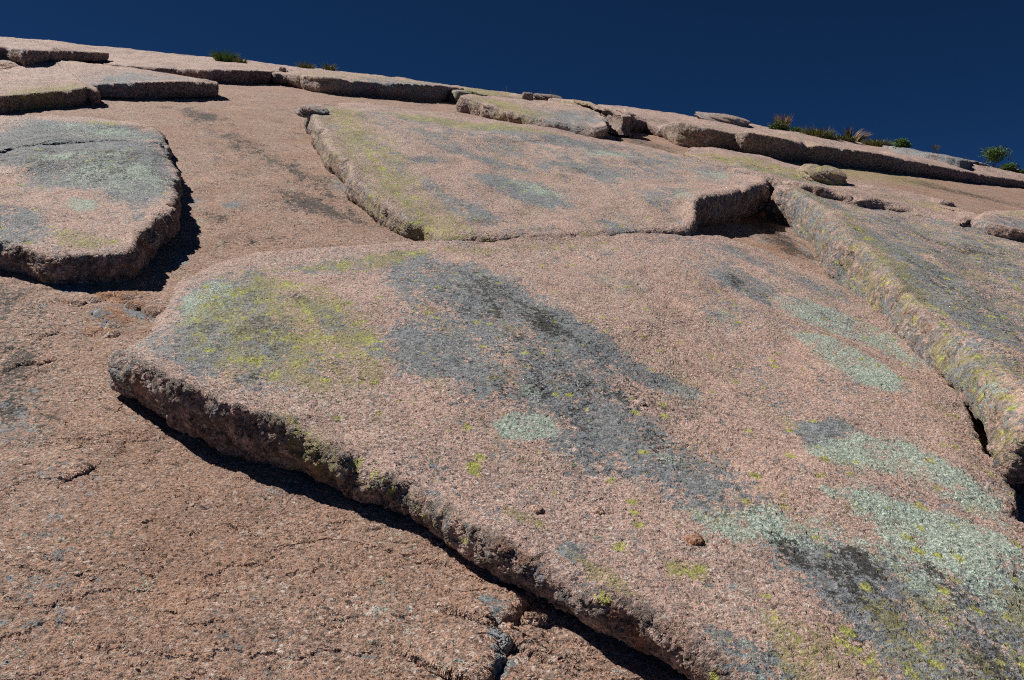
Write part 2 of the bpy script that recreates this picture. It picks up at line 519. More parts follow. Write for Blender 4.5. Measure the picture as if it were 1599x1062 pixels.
    chip = np.maximum(0, fbm(U * 7, Vv * 7, 3, seed + 40) - 0.10) * 0.10 * np.exp(-d_in / 0.05) * np.clip(Tr, 0, .3)[None, :] / 0.2
    W = base(U, Vv) + hgt - roll + und - chip
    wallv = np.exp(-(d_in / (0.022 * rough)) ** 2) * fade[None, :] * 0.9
    # face rows down to the lifted lower edge, then in under the slab
    nw = 26
    ztop = (W - base(U, Vv))[-1]
    zbot = np.minimum(gap * (0.6 + 0.8 * (0.5 + 0.5 * fbm(rim[:, 0] * 2, rim[:, 1] * 2, 2, seed + 50))), ztop - 0.02)
    if gap_hi:                             # tall side sits down on the rock, low side is lifted
        zbot = zbot * np.clip((gap_hi - Tr) / 0.06, 0.12, 1)
    zbot = np.where(Tr < 0.06, -0.06, zbot)
    UU = [U]; VV = [Vv]; WW = [W]; AW = [wallv]
    tilt = zig(arc, 0.20 * ms, seed + 60); tilt2 = zig(arc, 0.10 * ms, seed + 61); lay = zig(np.linspace(0, 3, 400), 0.28, seed + 62)
    for r in range(1, nw + 1):
        fr = r / nw
        z = ztop + (zbot - ztop) * fr
        o = np.sin(fr * math.pi) * 0.10 * np.clip(ztop - zbot, 0, .4) - undercut * fr ** 1.5 * np.clip(ztop - zbot, 0, .5)
        hw_ = np.clip(ztop - zbot, 0, .45)
        o = o + (tilt * (fr - 0.35) * 0.22 + tilt2 * math.sin(fr * 5.0 + seed) * 0.07 + lay[int(fr * 130)] * 0.03
                 + fbm(arc * 9.0, z * 14, 4, seed + 70, 0.6) * 0.035) * hw_ * rough * min(1, fr * 6)
        pu = rim + outw * o[:, None]
        UU.append(pu[None, :, 0]); VV.append(pu[None, :, 1]); WW.append((base(pu[:, 0], pu[:, 1]) + z)[None])
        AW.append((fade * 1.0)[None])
    for ins, zz in ((0.06, 0.004), (0.2, 0.006), (0.45, 0.0), (0.5, -0.1)):
        kk = np.clip(ins / np.maximum(L, .3), 0, 0.7)[:, None]
        pu2 = pu + (cc - pu) * kk
        UU.append(pu2[None, :, 0]); VV.append(pu2[None, :, 1]); WW.append((base(pu2[:, 0], pu2[:, 1]) + np.where(zz < -0.05, -0.1, zbot + zz))[None])
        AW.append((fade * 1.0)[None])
    U = np.concatenate(UU).ravel(); Vv = np.concatenate(VV).ravel(); W = np.concatenate(WW).ravel(); AW = np.concatenate(AW).ravel()
    attrs = densities(U, Vv, patches, Tc)
    attrs['wall'] = AW
    Vt = np.stack([U, Vv, W], -1)
    ob = grid_mesh(name, Vt, rows + nw + 4, n, mat or MAT_SLAB, attrs, True, flip=True, origin=(c[0], c[1], base(c[0], c[1])))
    ob['kind'] = 'thing'
    return tag(ob, label, cat, group)


# ------------------------------------------------------------------ the dome itself
GROOVES = [  # (points in photo px, half width m, depth m, lip m on the far side)
    ([(118, 492), (135, 486), (165, 483)], 0.018, 0.035, 0.02),
    ([(168, 478), (185, 474), (196, 482)], 0.016, 0.03, 0.015),
    ([(194, 486), (205, 496), (225, 500), (250, 508)], 0.018, 0.045, 0.025),
    ([(145, 503), (155, 508), (168, 516), (172, 522), (160, 528)], 0.014, 0.035, 0.02),
    ([(0, 596), (40, 582), (75, 576), (93, 570)], 0.014, 0.03, 0.01),
    ([(65, 543), (95, 532)], 0.012, 0.02, 0.01),
    ([(50, 498), (88, 486)], 0.012, 0.02, 0.01),
    ([(130, 685), (122, 712)], 0.010, 0.03, 0.008),
    ([(92, 776), (155, 740)], 0.012, 0.025, 0.01),
    ([(768, 1003), (778, 998), (792, 982), (812, 966), (835, 948)], 0.024, 0.05, 0.032),
    ([(764, 1000), (766, 990), (770, 975)], 0.016, 0.03, 0.0),
    ([(740, 1110), (765, 1066), (785, 1042), (796, 1016)], 0.024, 0.05, 0.032),
    ([(764, 1062), (768, 1040), (782, 1012)], 0.014, 0.03, 0.0),
    ([(740, 840), (700, 865)], 0.008, 0.02, 0.0),
    ([(240, 680), (236, 700)], 0.010, 0.025, 0.0),
    ([(300, 640), (320, 655)], 0.010, 0.02, 0.0),
    ([(570, 930), (540, 945), (515, 950)], 0.008, 0.018, 0.0),
    ([(150, 925), (110, 945)], 0.008, 0.018, 0.0),
    ([(160, 950), (130, 985), (95, 1030)], 0.008, 0.02, 0.005),
    ([(165, 540), (190, 536)], 0.012, 0.02, 0.01),
    ([(560, 160), (640, 185)], 0.04, 0.05, 0.03),
    ([(1215, 243), (1260, 255)], 0.03, 0.04, 0.02),
]

BASE_PATCHES = [
    ('lb', [(265, 168), (350, 183), (360, 196), (290, 190)], .78, .25),
    ('lb', [(320, 205), (385, 215), (440, 250), (500, 280), (545, 320), (500, 312), (430, 268), (350, 232)], .80, .2),
    ('lb', [(400, 290), (470, 300), (560, 335), (610, 365), (540, 352), (450, 330)], .74, .2),
    ('lb', [(220, 165), (300, 170), (380, 200), (300, 205)], .5, .25),
    ('lb', [(400, 165), (470, 175), (500, 240), (560, 320), (540, 325), (470, 250)], .48, .2),
    ('lb', [(345, 205), (400, 225), (500, 275), (600, 330), (590, 345), (480, 290), (380, 245)], .62, .2),
    ('lb', [(300, 215), (330, 212), (420, 290), (520, 345), (500, 352), (400, 305)], .55, .2),
    ('lb', [(-40, 430), (50, 460), (95, 550), (85, 620), (70, 690), (-40, 700)], .70, .25),
    ('lb', [(300, 330), (360, 340), (420, 360), (330, 352)], .48, .2),
    ('lb', [(280, 390), (420, 370), (560, 372), (400, 392)], .52, .2),
    ('lb', [(955, 205), (1060, 235), (1065, 247), (960, 222)], .60, .2),
    ('lb', [(1130, 335), (1210, 350), (1290, 420), (1220, 400)], .74, .2),
    ('lb', [(1370, 280), (1599, 330), (1599, 322), (1400, 275)], .60, .2),
    ('lb', [(640, 170), (700, 165), (660, 158)], .5, .2),
    ('lg', [(-20, 640), (50, 628), (75, 690), (30, 725), (-20, 715)], .52, .2),
    ('lg', [(95, 459), (135, 456), (140, 470), (98, 470)], .85, .2),
    ('lg', [(185, 460), (250, 440), (258, 455), (200, 470)], .6, .2),
    ('lg', [(65, 452), (150, 458), (205, 455), (240, 450), (220, 440), (100, 445)], .6, .2),
    ('lg', [(140, 502), (165, 502), (182, 520), (160, 532), (145, 515)], .75, .2),
    ('lg', [(188, 488), (215, 498), (250, 508), (245, 516), (195, 508)], .8, .2),
    ('lg', [(262, 415), (290, 400), (300, 420), (265, 435)], .6, .2),
    ('lg', [(285, 310), (320, 305), (310, 345), (290, 345)], .5, .2),
    ('lg', [(340, 318), (375, 318), (370, 328), (345, 328)], .8, .2),
    ('lg', [(440, 768), (490, 765), (500, 780), (450, 785)], .6, .2),
    ('lg', [(478, 778), (505, 785), (500, 795), (475, 792)], .6, .2),
    ('lg', [(740, 950), (785, 955), (800, 965), (775, 985), (755, 972)], .85, .2),
    ('lg', [(762, 1008), (785, 1008), (790, 1030), (765, 1075), (750, 1062)], .75, .2),
    ('lg', [(790, 1045), (805, 1045), (800, 1075), (775, 1075)], .7, .2),
    ('lg', [(1120, 350), (1230, 360), (1300, 430), (1230, 400)], .5, .2),
    ('lg', [(520, 275), (570, 325), (560, 330), (515, 290)], .6, .2),
    ('lo', [(90, 445), (260, 450), (250, 520), (190, 545), (200, 640), (120, 560)], .66, .25),
    ('lo', [(150, 150), (480, 165), (520, 260), (600, 350), (380, 390), (260, 400), (270, 300)], .42, .15),
    ('lo', [(1130, 340), (1200, 335), (1290, 430), (1200, 395)], .80, .2),
    ('lo', [(200, 600), (330, 700), (500, 760), (330, 760), (180, 680)], .38, .25),
    ('ly', [(1070, 240), (1300, 255), (1500, 290), (1450, 300), (1250, 270)], .42, .2),
    ('lo', [(1200, 240), (1400, 262), (1599, 300), (1599, 380), (1400, 300)], .30, .2),
]


def build_dome():
    ang = np.concatenate([np.linspace(-180, -50, 60, endpoint=False), np.linspace(-50, 50, 1150), np.linspace(50, 180, 60)[1:-1]])
    ang = np.radians(ang)
    r1 = np.linspace(0.02, 1.35, 14, endpoint=False)
    r2 = 1 / np.linspace(1 / 1.35, 1 / 3.2, 430, endpoint=False)
    r3 = np.exp(np.linspace(math.log(3.2), math.log(12.0), 420, endpoint=False))
    r4 = np.exp(np.linspace(math.log(12.0), math.log(42.0), 200, endpoint=False))
    r5 = np.exp(np.linspace(math.log(42.0), math.log(190.0), 40))
    rad = np.concatenate([r1, r2, r3, r4, r5])
    U = rad[:, None] * np.sin(ang)[None]; Vv = rad[:, None] * np.cos(ang)[None]
    W = base(U, Vv)
    near = np.exp(-rad / 14.0)[:, None]
    W = W + fbm(U * 0.55, Vv * 0.55, 3, 3) * 0.05 * near + fbm(U * 2.6, Vv * 2.6, 3, 8) * 0.014 * near
    u, v, w = U.ravel(), Vv.ravel(), W.ravel()
    for pts, hw, dep, lip in GROOVES:
        P = np.array([at(x, y)[0] for x, y in pts])
        # a finer wandering line
        Q = [P[0]]
        rs = np.random.RandomState(int(abs(pts[0][0]) * 7 + pts[0][1]))
        for a, b in zip(P[:-1], P[1:]):
            nn = max(3, int(np.linalg.norm(b - a) / 0.05)); nrm = np.array([-(b - a)[1], (b - a)[0]]); nrm /= np.linalg.norm(nrm) + 1e-9
            for i in range(1, nn + 1):
                q = a + (b - a) * i / nn
                Q.append(q + nrm * rs.uniform(-1, 1) * hw * 0.9 * (i < nn))
        Q = np.array(Q)
        lo = Q.min(0) - 0.4; hi = Q.max(0) + 0.4
        m = np.where((u > lo[0]) & (u < hi[0]) & (v > lo[1]) & (v < hi[1]))[0]
        if len(m) == 0:
            continue
        uu, vv = u[m], v[m]
        bd = np.full(uu.shape, 9.0); bs = np.zeros(uu.shape); bt = np.zeros(uu.shape)
        nq = len(Q) - 1
        for i in range(nq):
            ax, ay = Q[i]; ex, ey = Q[i + 1] - Q[i]
            t = np.clip(((uu - ax) * ex + (vv - ay) * ey) / (ex * ex + ey * ey + 1e-12), 0, 1)
            dx = uu - ax - ex * t; dy = vv - ay - ey * t
            d = np.hypot(dx, dy); k = d < bd
            bd = np.where(k, d, bd); bs = np.where(k, np.sign(ex * dy - ey * dx), bs); bt = np.where(k, (i + t) / nq, bt)
        dep *= 1.2 if hw > 0.02 else 1.3; lip *= 1.0 if hw > 0.02 else 1.2; hw *= 0.6
        taper = np.sqrt(np.clip(np.minimum(bt, 1 - bt) * 5, 0.0004, 1))
        W1 = -dep * taper * np.exp(-(bd / (hw * (0.5 + 0.5 * taper))) ** 2)
        up = np.sign((vv - vv.mean()) * 0 + 1)
        W1 = W1 + lip * taper ** 2 * np.exp(-(bd / 0.16) ** 2) * sstep(0, hw * 0.6, bd) * (bs > 0)
        w[m] += W1
    attrs = densities(u, v, BASE_PATCHES, 0.0)
    attrs['wall'] = np.zeros(u.shape)
    ob = grid_mesh('terrain', np.stack([u, v, w], -1), len(rad), len(ang), MAT_BASE, attrs, True, flip=False)
    ob['kind'] = 'structure'
    ob['label'] = 'bare pink granite hillside under the loose slabs'
    return ob


build_dome()

# ------------------------------------------------------------------ lichen cover on the slabs (outlined on their tops)
MAIN_PATCHES = [
    ('lg', [(595, 400), (660, 388), (740, 412), (830, 458), (900, 498), (960, 535), (1005, 572), (1085, 602), (1085, 618), (1010, 606), (965, 590), (1000, 640),
            (1060, 688), (1120, 728), (1155, 775), (1100, 792), (1000, 762), (900, 715), (860, 690), (880, 662), (800, 640), (700, 600), (640, 590), (590, 560), (600, 520), (650, 485), (600, 440)], .66, .06),
    ('lb', [(690, 440), (760, 428), (850, 478), (940, 538), (1005, 580), (940, 572), (850, 525), (760, 490)], .46, .1),
    ('lb', [(600, 400), (740, 412), (1000, 560), (1150, 770), (1000, 760), (700, 600)], .26, .1),
    ('lg', [(462, 448), (520, 478), (590, 520), (650, 560), (700, 600), (640, 596), (570, 562), (500, 505)], .62, .1),
    ('lb', [(430, 445), (480, 455), (510, 485), (470, 480)], .5, .2),
    ('lg', [(250, 500), (300, 420), (390, 398), (450, 430), (440, 500), (490, 560), (440, 605), (380, 632), (300, 602), (225, 560)], .56, .12),
    ('lb', [(240, 520), (320, 430), (430, 420), (470, 520), (440, 620), (300, 600)], .34, .15),
    ('lm', [(278, 442), (325, 418), (385, 428), (370, 470), (290, 495)], .55, .15),
    ('ly', [(250, 520), (300, 440), (400, 398), (520, 436), (600, 500), (620, 600), (560, 640), (470, 620), (350, 605)], .44, .1),
    ('ly', [(500, 520), (590, 500), (600, 540), (520, 540)], .52, .2),
    ('ly', [(430, 450), (480, 452), (480, 475), (440, 475)], .55, .2),
    ('ly', [(380, 400), (640, 378), (700, 385), (600, 410), (480, 408)], .50, .12),
    ('lg', [(380, 402), (640, 380), (690, 392), (560, 412), (460, 412)], .45, .12),
    ('ly', [(260, 440), (2000, 400), (1900, 1200), (800, 880), (250, 590)], .17, .05),
    ('ly', [(650, 380), (950, 372), (960, 385), (680, 392)], .40, .15),
    ('lm', [(765, 665), (800, 650), (868, 655), (872, 682), (830, 697), (782, 690)], .74, .12),
    ('lm', [(815, 610), (850, 612), (850, 625), (815, 622)], .5, .2),
    ('lm', [(1015, 708), (1060, 708), (1080, 728), (1030, 730)], .55, .15),
    ('lg', [(970, 368), (1050, 362), (1150, 383), (1290, 438), (1400, 515), (1330, 490), (1200, 418), (1080, 388)], .46, .12),
    ('lg', [(1085, 388), (1150, 412), (1215, 458), (1205, 482), (1150, 458), (1105, 428)], .72, .12),
    ('lb', [(1130, 425), (1205, 462), (1200, 476), (1140, 448)], .5, .15),
    ('lm', [(1195, 455), (1250, 468), (1330, 492), (1405, 515), (1445, 555), (1445, 578), (1380, 552), (1300, 518), (1220, 492)], .62, .1),
    ('lg', [(1195, 455), (1330, 490), (1445, 560), (1300, 520)], .42, .15),
    ('lm', [(1228, 520), (1280, 522), (1340, 543), (1385, 568), (1420, 607), (1390, 615), (1340, 597), (1288, 562)], .72, .1),
    ('lg', [(1245, 660), (1310, 652), (1345, 670), (1300, 692), (1258, 695)], .72, .12),
    ('lm', [(1258, 702), (1330, 675), (1390, 678), (1480, 718), (1552, 768), (1595, 835), (1510, 800), (1420, 755), (1350, 725), (1280, 725)], .66, .1),
    ('lm', [(1278, 768), (1340, 766), (1420, 790), (1500, 800), (1575, 832), (1600, 880), (1520, 905), (1430, 885), (1370, 855), (1330, 805)], .64, .1),
    ('lm', [(1055, 788), (1140, 808), (1200, 788), (1260, 798), (1340, 830), (1430, 875), (1300, 868), (1200, 855), (1105, 832)], .60, .1),
    ('lg', [(1175, 795), (1230, 838), (1330, 862), (1450, 885), (1620, 880), (1700, 1100), (1400, 1100), (1330, 1000), (1240, 930), (1195, 870)], .60, .1),
    ('lb', [(1190, 830), (1260, 845), (1420, 870), (1500, 900), (1400, 930), (1270, 900), (1220, 890)], .46, .12),
    ('lb', [(1250, 900), (1620, 880), (1700, 1100), (1350, 1080)], .32, .1),
    ('lm', [(1330, 860), (1620, 870), (1640, 980), (1450, 950)], .48, .12),
    ('ly', [(1190, 960), (1330, 930), (1620, 900), (1700, 1100), (1200, 1090)], .36, .1),
    ('ly', [(1030, 870), (1110, 880), (1110, 905), (1040, 905)], .50, .2),
    ('ly', [(725, 720), (755, 722), (750, 745), (730, 740)], .7, .2),
    ('ly', [(780, 790), (850, 810), (860, 835), (790, 815)], .48, .2),
    ('ly', [(870, 850), (960, 890), (1010, 960), (920, 920)], .44, .15),
    ('lg', [(850, 845), (915, 845), (935, 880), (880, 888)], .58, .2),
    ('lg', [(1095, 975), (1180, 998), (1270, 1060), (1200, 1090), (1110, 1015)], .58, .15),
    ('ly', [(430, 650), (560, 728), (700, 800), (780, 860), (760, 880), (650, 820), (520, 760), (430, 710)], .46, .15),
    ('lo', [(500, 620), (1000, 760), (1300, 900), (1250, 980), (900, 850), (600, 700)], .18, .1),
    ('lb', [(240, 560), (420, 640), (440, 665), (300, 620)], .36, .2),
]
UPPER_PATCHES = [
    ('lg', [(500, 165), (715, 180), (1140, 255), (1200, 285), (1000, 300), (700, 240)], .34, .08),
    ('ly', [(478, 166), (560, 168), (605, 215), (650, 262), (700, 310), (750, 345), (810, 376), (720, 380), (640, 342), (560, 287), (500, 207)], .56, .14),
    ('lg', [(500, 185), (560, 212), (625, 258), (690, 295), (760, 325), (800, 345), (700, 320), (640, 285), (570, 240)], .52, .15),
    ('ly', [(540, 163), (700, 178), (800, 190), (900, 215), (700, 196), (600, 182)], .48, .15),
    ('lg', [(720, 266), (780, 270), (835, 283), (900, 310), (860, 314), (800, 297)], .78, .15),
    ('lm', [(790, 275), (830, 283), (880, 300), (820, 297)], .5, .15),
    ('lg', [(660, 213), (700, 228), (765, 248), (835, 268), (780, 264), (700, 242)], .72, .15),
    ('lg', [(850, 252), (900, 256), (955, 268), (990, 287), (930, 282)], .70, .15),
    ('lb', [(870, 260), (930, 268), (975, 284), (930, 278)], .45, .15),
    ('lg', [(700, 188), (790, 193), (850, 208), (950, 228), (1070, 260), (1120, 275), (1000, 258), (900, 238), (780, 215)], .60, .12),
    ('lm', [(890, 232), (970, 233), (1000, 250), (920, 252)], .58, .15),
    ('lg', [(935, 328), (1000, 343), (1030, 366), (960, 362)], .68, .15),
    ('lg', [(990, 298), (1070, 306), (1050, 330), (1010, 322)], .50, .15),
    ('lm', [(1050, 300), (1090, 305), (1085, 325), (1050, 318)], .5, .15),
    ('lg', [(570, 233), (630, 243), (700, 254), (640, 252)], .6, .2),
    ('lg', [(700, 298), (760, 313), (805, 332), (750, 327)], .6, .2),
    ('lm', [(1080, 275), (1130, 280), (1135, 292), (1085, 287)], .5, .2),
    ('ly', [(480, 160), (1200, 260), (1090, 365), (700, 378)], .14, .05),
]
RIGHT_PATCHES = [
    ('lg', [(1203, 284), (1330, 300), (1640, 360), (1640, 720), (1450, 520), (1300, 380)], .40, .05),
    ('lb', [(1340, 330), (1640, 400), (1640, 640), (1450, 480)], .24, .08),
    ('ly', [(1203, 284), (1330, 300), (1640, 360), (1640, 720), (1450, 520), (1300, 380)], .26, .05),
    ('ly', [(1203, 284), (1265, 300), (1320, 332), (1410, 402), (1510, 502), (1610, 622), (1610, 680), (1500, 560), (1400, 460), (1310, 372), (1255, 315)], .50, .14),
    ('lg', [(1335, 365), (1420, 395), (1500, 435), (1620, 510), (1620, 570), (1510, 520), (1400, 440)], .64, .1),
    ('lb', [(1400, 400), (1500, 440), (1620, 520), (1620, 550), (1480, 470)], .34, .12),
    ('lg', [(1285, 325), (1400, 362), (1500, 390), (1620, 425), (1620, 405), (1450, 355), (1350, 335)], .60, .12),
    ('lb', [(1420, 365), (1520, 385), (1600, 410), (1520, 402)], .46, .15),
    ('lg', [(1480, 540), (1560, 580), (1620, 640), (1620, 600), (1550, 550)], .50, .15),
    ('lm', [(1490, 560), (1560, 590), (1580, 615), (1520, 590)], .5, .15),
    ('lo', [(1203, 290), (1300, 350), (1300, 440), (1200, 340)], .5, .1),
]
LEFT_PATCHES = [
    ('lb', [(-60, 225), (270, 235), (270, 300), (60, 300)], .36, .1),
    ('lg', [(-60, 220), (80, 205), (250, 222), (272, 260), (276, 300), (240, 330), (200, 325), (140, 305), (60, 302), (45, 262), (-60, 262)], .88, .08),
    ('lm', [(60, 240), (200, 235), (265, 265), (260, 310), (180, 310), (90, 290)], .54, .1),
    ('lg', [(-60, 318), (60, 338), (95, 372), (50, 390), (-60, 375)], .60, .12),
    ('lm', [(105, 318), (150, 318), (155, 338), (110, 338)], .6, .15),
    ('lg', [(185, 320), (250, 320), (225, 355), (200, 350)], .5, .15),
    ('ly', [(80, 360), (140, 370), (210, 385), (150, 400), (80, 395)], .40, .15),
    ('ly', [(-60, 230), (270, 230), (270, 300), (0, 400)], .16, .05),
]

# ------------------------------------------------------------------ slabs, near to far
slab('largest pink slab, patched with grey, green and yellow lichen, its lower edge overhanging bare rock',
     [(185, 556, 54), (215, 566, 72), (245, 583, 76), (290, 603, 77), (340, 624, 77), (390, 641, 74), (430, 653, 70), (470, 686, 54), (520, 712, 46), (560, 734, 44),
      (600, 752, 42), (640, 770, 36), (670, 787, 42), (700, 806, 45), (740, 828, 48), (780, 850, 52), (830, 875, 52), (880, 902, 55), (940, 934, 62), (1000, 962, 60),
      (1040, 985, 62), (1110, 1030, 60), (1170, 1066, 60), (1290, 1140, .15), (1500, 1260, .15), (1760, 1200, .15), (1720, 1000, .15), (1645, 890, .15), (1605, 838, .14),
      (1578, 800, .14), (1572, 764, .13), (1551, 725, .12), (1526, 690, .11), (1508, 645, .11), (1488, 600, .10), (1455, 555, .10), (1410, 507, .09), (1350, 470, .08),
      (1290, 436, .05), (1200, 396, .05), (1130, 371, .09), (1090, 364, .12), (1000, 365, .145), (900, 369, .145), (800, 373, .145), (700, 376, .13), (640, 381, .05), (560, 386, .03), (480, 391, .03),
      (400, 398, .03), (335, 416, .03), (278, 442, .03), (252, 490, .03), (235, 525, .05), (205, 545, .09)],
     0.17, MAIN_PATCHES, n=1900, rows=300, gap=0.07, undercut=0.12, seed=11, rnd=0.012, pw=2.6, rough=1.25, jag=1.0)

slab('pink slab with yellow lichen along its rough left face, above the largest slab',
     [(480, 172, 30), (492, 188, 34), (505, 207, 36), (530, 246, 37), (545, 268, 36), (562, 286, 36), (590, 311, 36), (615, 330, 33), (640, 343, 30), (665, 358, 22), (690, 369, .13),
      (720, 374, .14), (800, 374, .14), (900, 370, .14), (1000, 366, .15), (1060, 362, .17), (1084, 358, .20), (1092, 336, .27), (1097, 309, .34), (1150, 295, .38), (1204, 285, .40), (1195, 274, .36),
      (1140, 258, .22), (1066, 242, .12), (955, 219, .05), (860, 204, .05), (780, 190, .05), (715, 182, .04), (620, 172, .04), (545, 163, .08), (500, 162, .2)],
     0.24, UPPER_PATCHES, n=1200, rows=200, gap=0.01, undercut=0.1, seed=21, rnd=0.035, pw=1.6)

slab('thick grey streaked slab with an orange side face, lying along the largest slab',
     [(1205, 286, .41), (1240, 297, .41), (1280, 322, .40), (1302, 352, .40), (1340, 390, .37), (1372, 418, .35), (1420, 468, .33), (1455, 510, .31), (1500, 556, .30), (1545, 612, .29),
      (1570, 652, .29), (1590, 684, .30), (1640, 690, .30), (1850, 700, .30), (2000, 560, .3), (1950, 430, .2), (1700, 388, .26), (1599, 368, .25), (1500, 345, .24), (1420, 326, .26), (1330, 303, .32), (1270, 290, .40)],
     0.34, RIGHT_PATCHES, n=1200, rows=170, gap=0.11, gap_hi=0.36, undercut=0.10, seed=31, rnd=0.04, rough=1.3)

slab('grey lichen covered slab with an overhanging shaded front, above the bare rock',
     [(-220, 330, .18), (0, 380, 40), (40, 388, 42), (75, 404, 42), (110, 402, 45), (150, 400, 46), (185, 399, 45), (208, 396, 46), (215, 373, 50), (240, 347, 46), (262, 325, 42), (274, 300, 34),
      (277, 283, 26), (272, 262, .12), (262, 245, .13), (252, 220, .13), (200, 214, .13), (130, 213, .13), (60, 217, .13), (0, 225, .13), (-220, 240, .08)],
     0.17, LEFT_PATCHES, n=900, rows=140, gap=0.03, undercut=0.0, seed=41, rnd=0.010, pw=2.0)

slab('thin grey slab lying along the upper end of the grey lichen slab',
     [(-220, 250, .15), (0, 235, .15), (60, 226, .15), (130, 222, .15), (200, 221, .15), (248, 224, .15), (262, 242, .14), (262, 228, .10), (252, 213, .05), (215, 200, .03), (160, 189, .03), (100, 182, .03), (0, 182, .03), (-220, 186, .03)],
     0.13, [('lg', [(50, 182), (215, 198), (262, 225), (260, 245), (-100, 250), (-100, 215), (20, 205)], .86, .1), ('lm', [(80, 186), (200, 200), (250, 222), (80, 222)], .5, .1),
            ('ly', [(130, 184), (200, 190), (180, 196), (130, 192)], .5, .2)],
     n=700, rows=90, gap=0.01, undercut=0.0, seed=51, rnd=0.010)

GREY_EDGE = lambda x0, y0, x1, y1, h: [('lg', [(x0, y0), (x1, y1), (x1, y1 + h), (x0, y0 + h)], .55, .2)]
slab('low slab cut off by the photo edge, its dark front facing down the bare rock',
     [(-220, 150, 24), (0, 152, 23), (60, 147, 22), (112, 140, 23), (135, 136, 24), (147, 140, 22), (140, 132, .18), (100, 129, .15), (50, 124, .13), (0, 115, .12), (-220, 95, .1)],
     0.22, [('ly', [(0, 140), (120, 133), (146, 140), (60, 150), (0, 154)], .45, .2)], n=520, rows=60, gap=0.02, seed=61, rnd=0.012)
slab('flat pointed slab with a dark front and black shadow beneath, below the grassy skyline ledge',
     [(-160, 104, .2), (0, 111, 6), (37, 117, 7), (75, 122, 9), (112, 127, 11), (140, 134, 15), (160, 133, 17), (212, 130, 20), (262, 129, 21), (300, 129, 21), (346, 131, 18), (325, 125, .2), (250, 114, .2),
      (175, 107, .2), (125, 99, .15), (0, 98, .15), (-160, 92, .1)],
     0.24, [('lg', [(120, 118), (200, 112), (330, 126), (300, 130), (150, 133)], .52, .2)], n=640, rows=60, gap=0.05, seed=71, rnd=0.010)
slab('long pink skyline ledge with a shaded brown face, topped by a green grass tuft',
     [(127, 97, 4), (150, 99, 8), (175, 101, 10), (225, 105, 12), (275, 107.5, 14), (320, 109, 18), (360, 110, 19), (397, 111, 19), (429, 112.5, 17), ('o', 8, -1.5, 14, .40), ('o', 5, -7, 18, .42), ('o', 0, -9, 15, .42)],
     0.41, [('ly', [(130, 95), (250, 104), (430, 111), (250, 108)], .38, .2)], n=640, rows=60, gap=0.02, seed=81, rnd=0.014)
slab('short uneven orange stained ledge below the thin broken sheet at the photo edge',
     [(-160, 86, 10), (0, 92, 8), (25, 92, 9), (50, 89, 11), (65, 89, 11), (72, 91, 9), (90, 92, 8), (126, 93, 7), ('o', 7, -1, 14, .43), ('o', 2, -8, 18, .43), ('o', 0, -14, 16, .43)],
     0.43, [('ly', [(0, 86), (70, 84), (60, 92), (0, 95)], .5, .2)], n=420, rows=50, gap=0.01, seed=91, rnd=0.014)
slab('thin broken sheet nearest the skyline, high up beside the photo edge',
     [(-160, 66, .42), (0, 74, .44), (32, 78, .46), (60, 80, .46), (85, 80.5, .45), (104, 80, .40), ('o', 5, -.5, 2.5, .36), ('o', 2, -2, 6, .36), ('o', 0, -3, 6, .36)],
     0.42, n=320, rows=40, gap=0.2, seed=95, rnd=0.010)
slab('blocky skyline ledge with grey and brown mottled face, its right end in black shadow',
     [(431, 115, 15), (450, 116, 16), (475, 119, 18), (500, 121, 20), (525, 121.5, 22), (536, 125, 20), (575, 129, 19), (617, 131, 21), (650, 132, 21), (684, 133, 20), ('o', 9, .4, 1.5, .40), ('o', 9, -1, 10, .38), ('o', 4, -4, 12, .38), ('o', 0, -4, 9, .38)],
     0.40, [('lg', [(520, 120), (690, 131), (690, 140), (520, 130)], .5, .2), ('ly', [(430, 106), (690, 126), (690, 134), (500, 120)], .38, .2)], n=640, rows=60, gap=0.03, seed=101, rnd=0.016, rough=1.5)
slab('yellow and grey lichen ledge at the skyline behind the flat tilted block',
     [(686, 147, 8), (700, 144.5, 14), (715, 143, 17), (735, 146, 15), (752, 148, 14), (780, 152, 12), (818, 157, 9), ('o', 6, .3, 3, .36), ('o', 6, -1, 9, .36), ('o', 3, -3, 11, .36), ('o', 0, -2, 7, .38)],
     0.38, [('ly', [(690, 130), (815, 142), (815, 157), (700, 143)], .5, .2), ('lg', [(690, 140), (760, 138), (760, 150), (690, 150)], .55, .2)], n=420, rows=50, gap=0.02, seed=111, rnd=0.016)
slab('flat tilted block with a lit rough face and dark right end, below the skyline ledge',
     [(715, 151, 22), (740, 159, 19), (780, 170, 17), (815, 177.5, 17), (852, 187, 16), (890, 195, 16), (929, 201, 19), (952, 195, 27), (943, 182, .3), (936, 172, .3), (900, 164, .28), (865, 160, .26), (790, 154, .25), (728, 149, .28)],
     0.28, [('ly', [(715, 150), (800, 160), (870, 180), (820, 178), (740, 160)], .5, .2), ('lg', [(820, 170), (930, 176), (950, 196), (900, 196), (840, 184)], .58, .2)], n=640, rows=60, gap=0.01, undercut=0.05, seed=121, rnd=0.014, rough=1.4)
slab('dark notched ledge at the skyline behind the right end of the flat tilted block',
     [(876, 159, 5), (900, 160, 7), (930, 166, 8), (940, 173, 15), (955, 177, 22), (975, 181, 26), ('o', 5, .6, 3, .42), ('o', 5, -1, 10, .4), ('o', 0, -2, 9, .36)],
     0.40, [('ly', [(870, 155), (940, 165), (940, 172), (880, 162)], .4, .2)], n=380, rows=50, gap=0.05, seed=131, rnd=0.014)
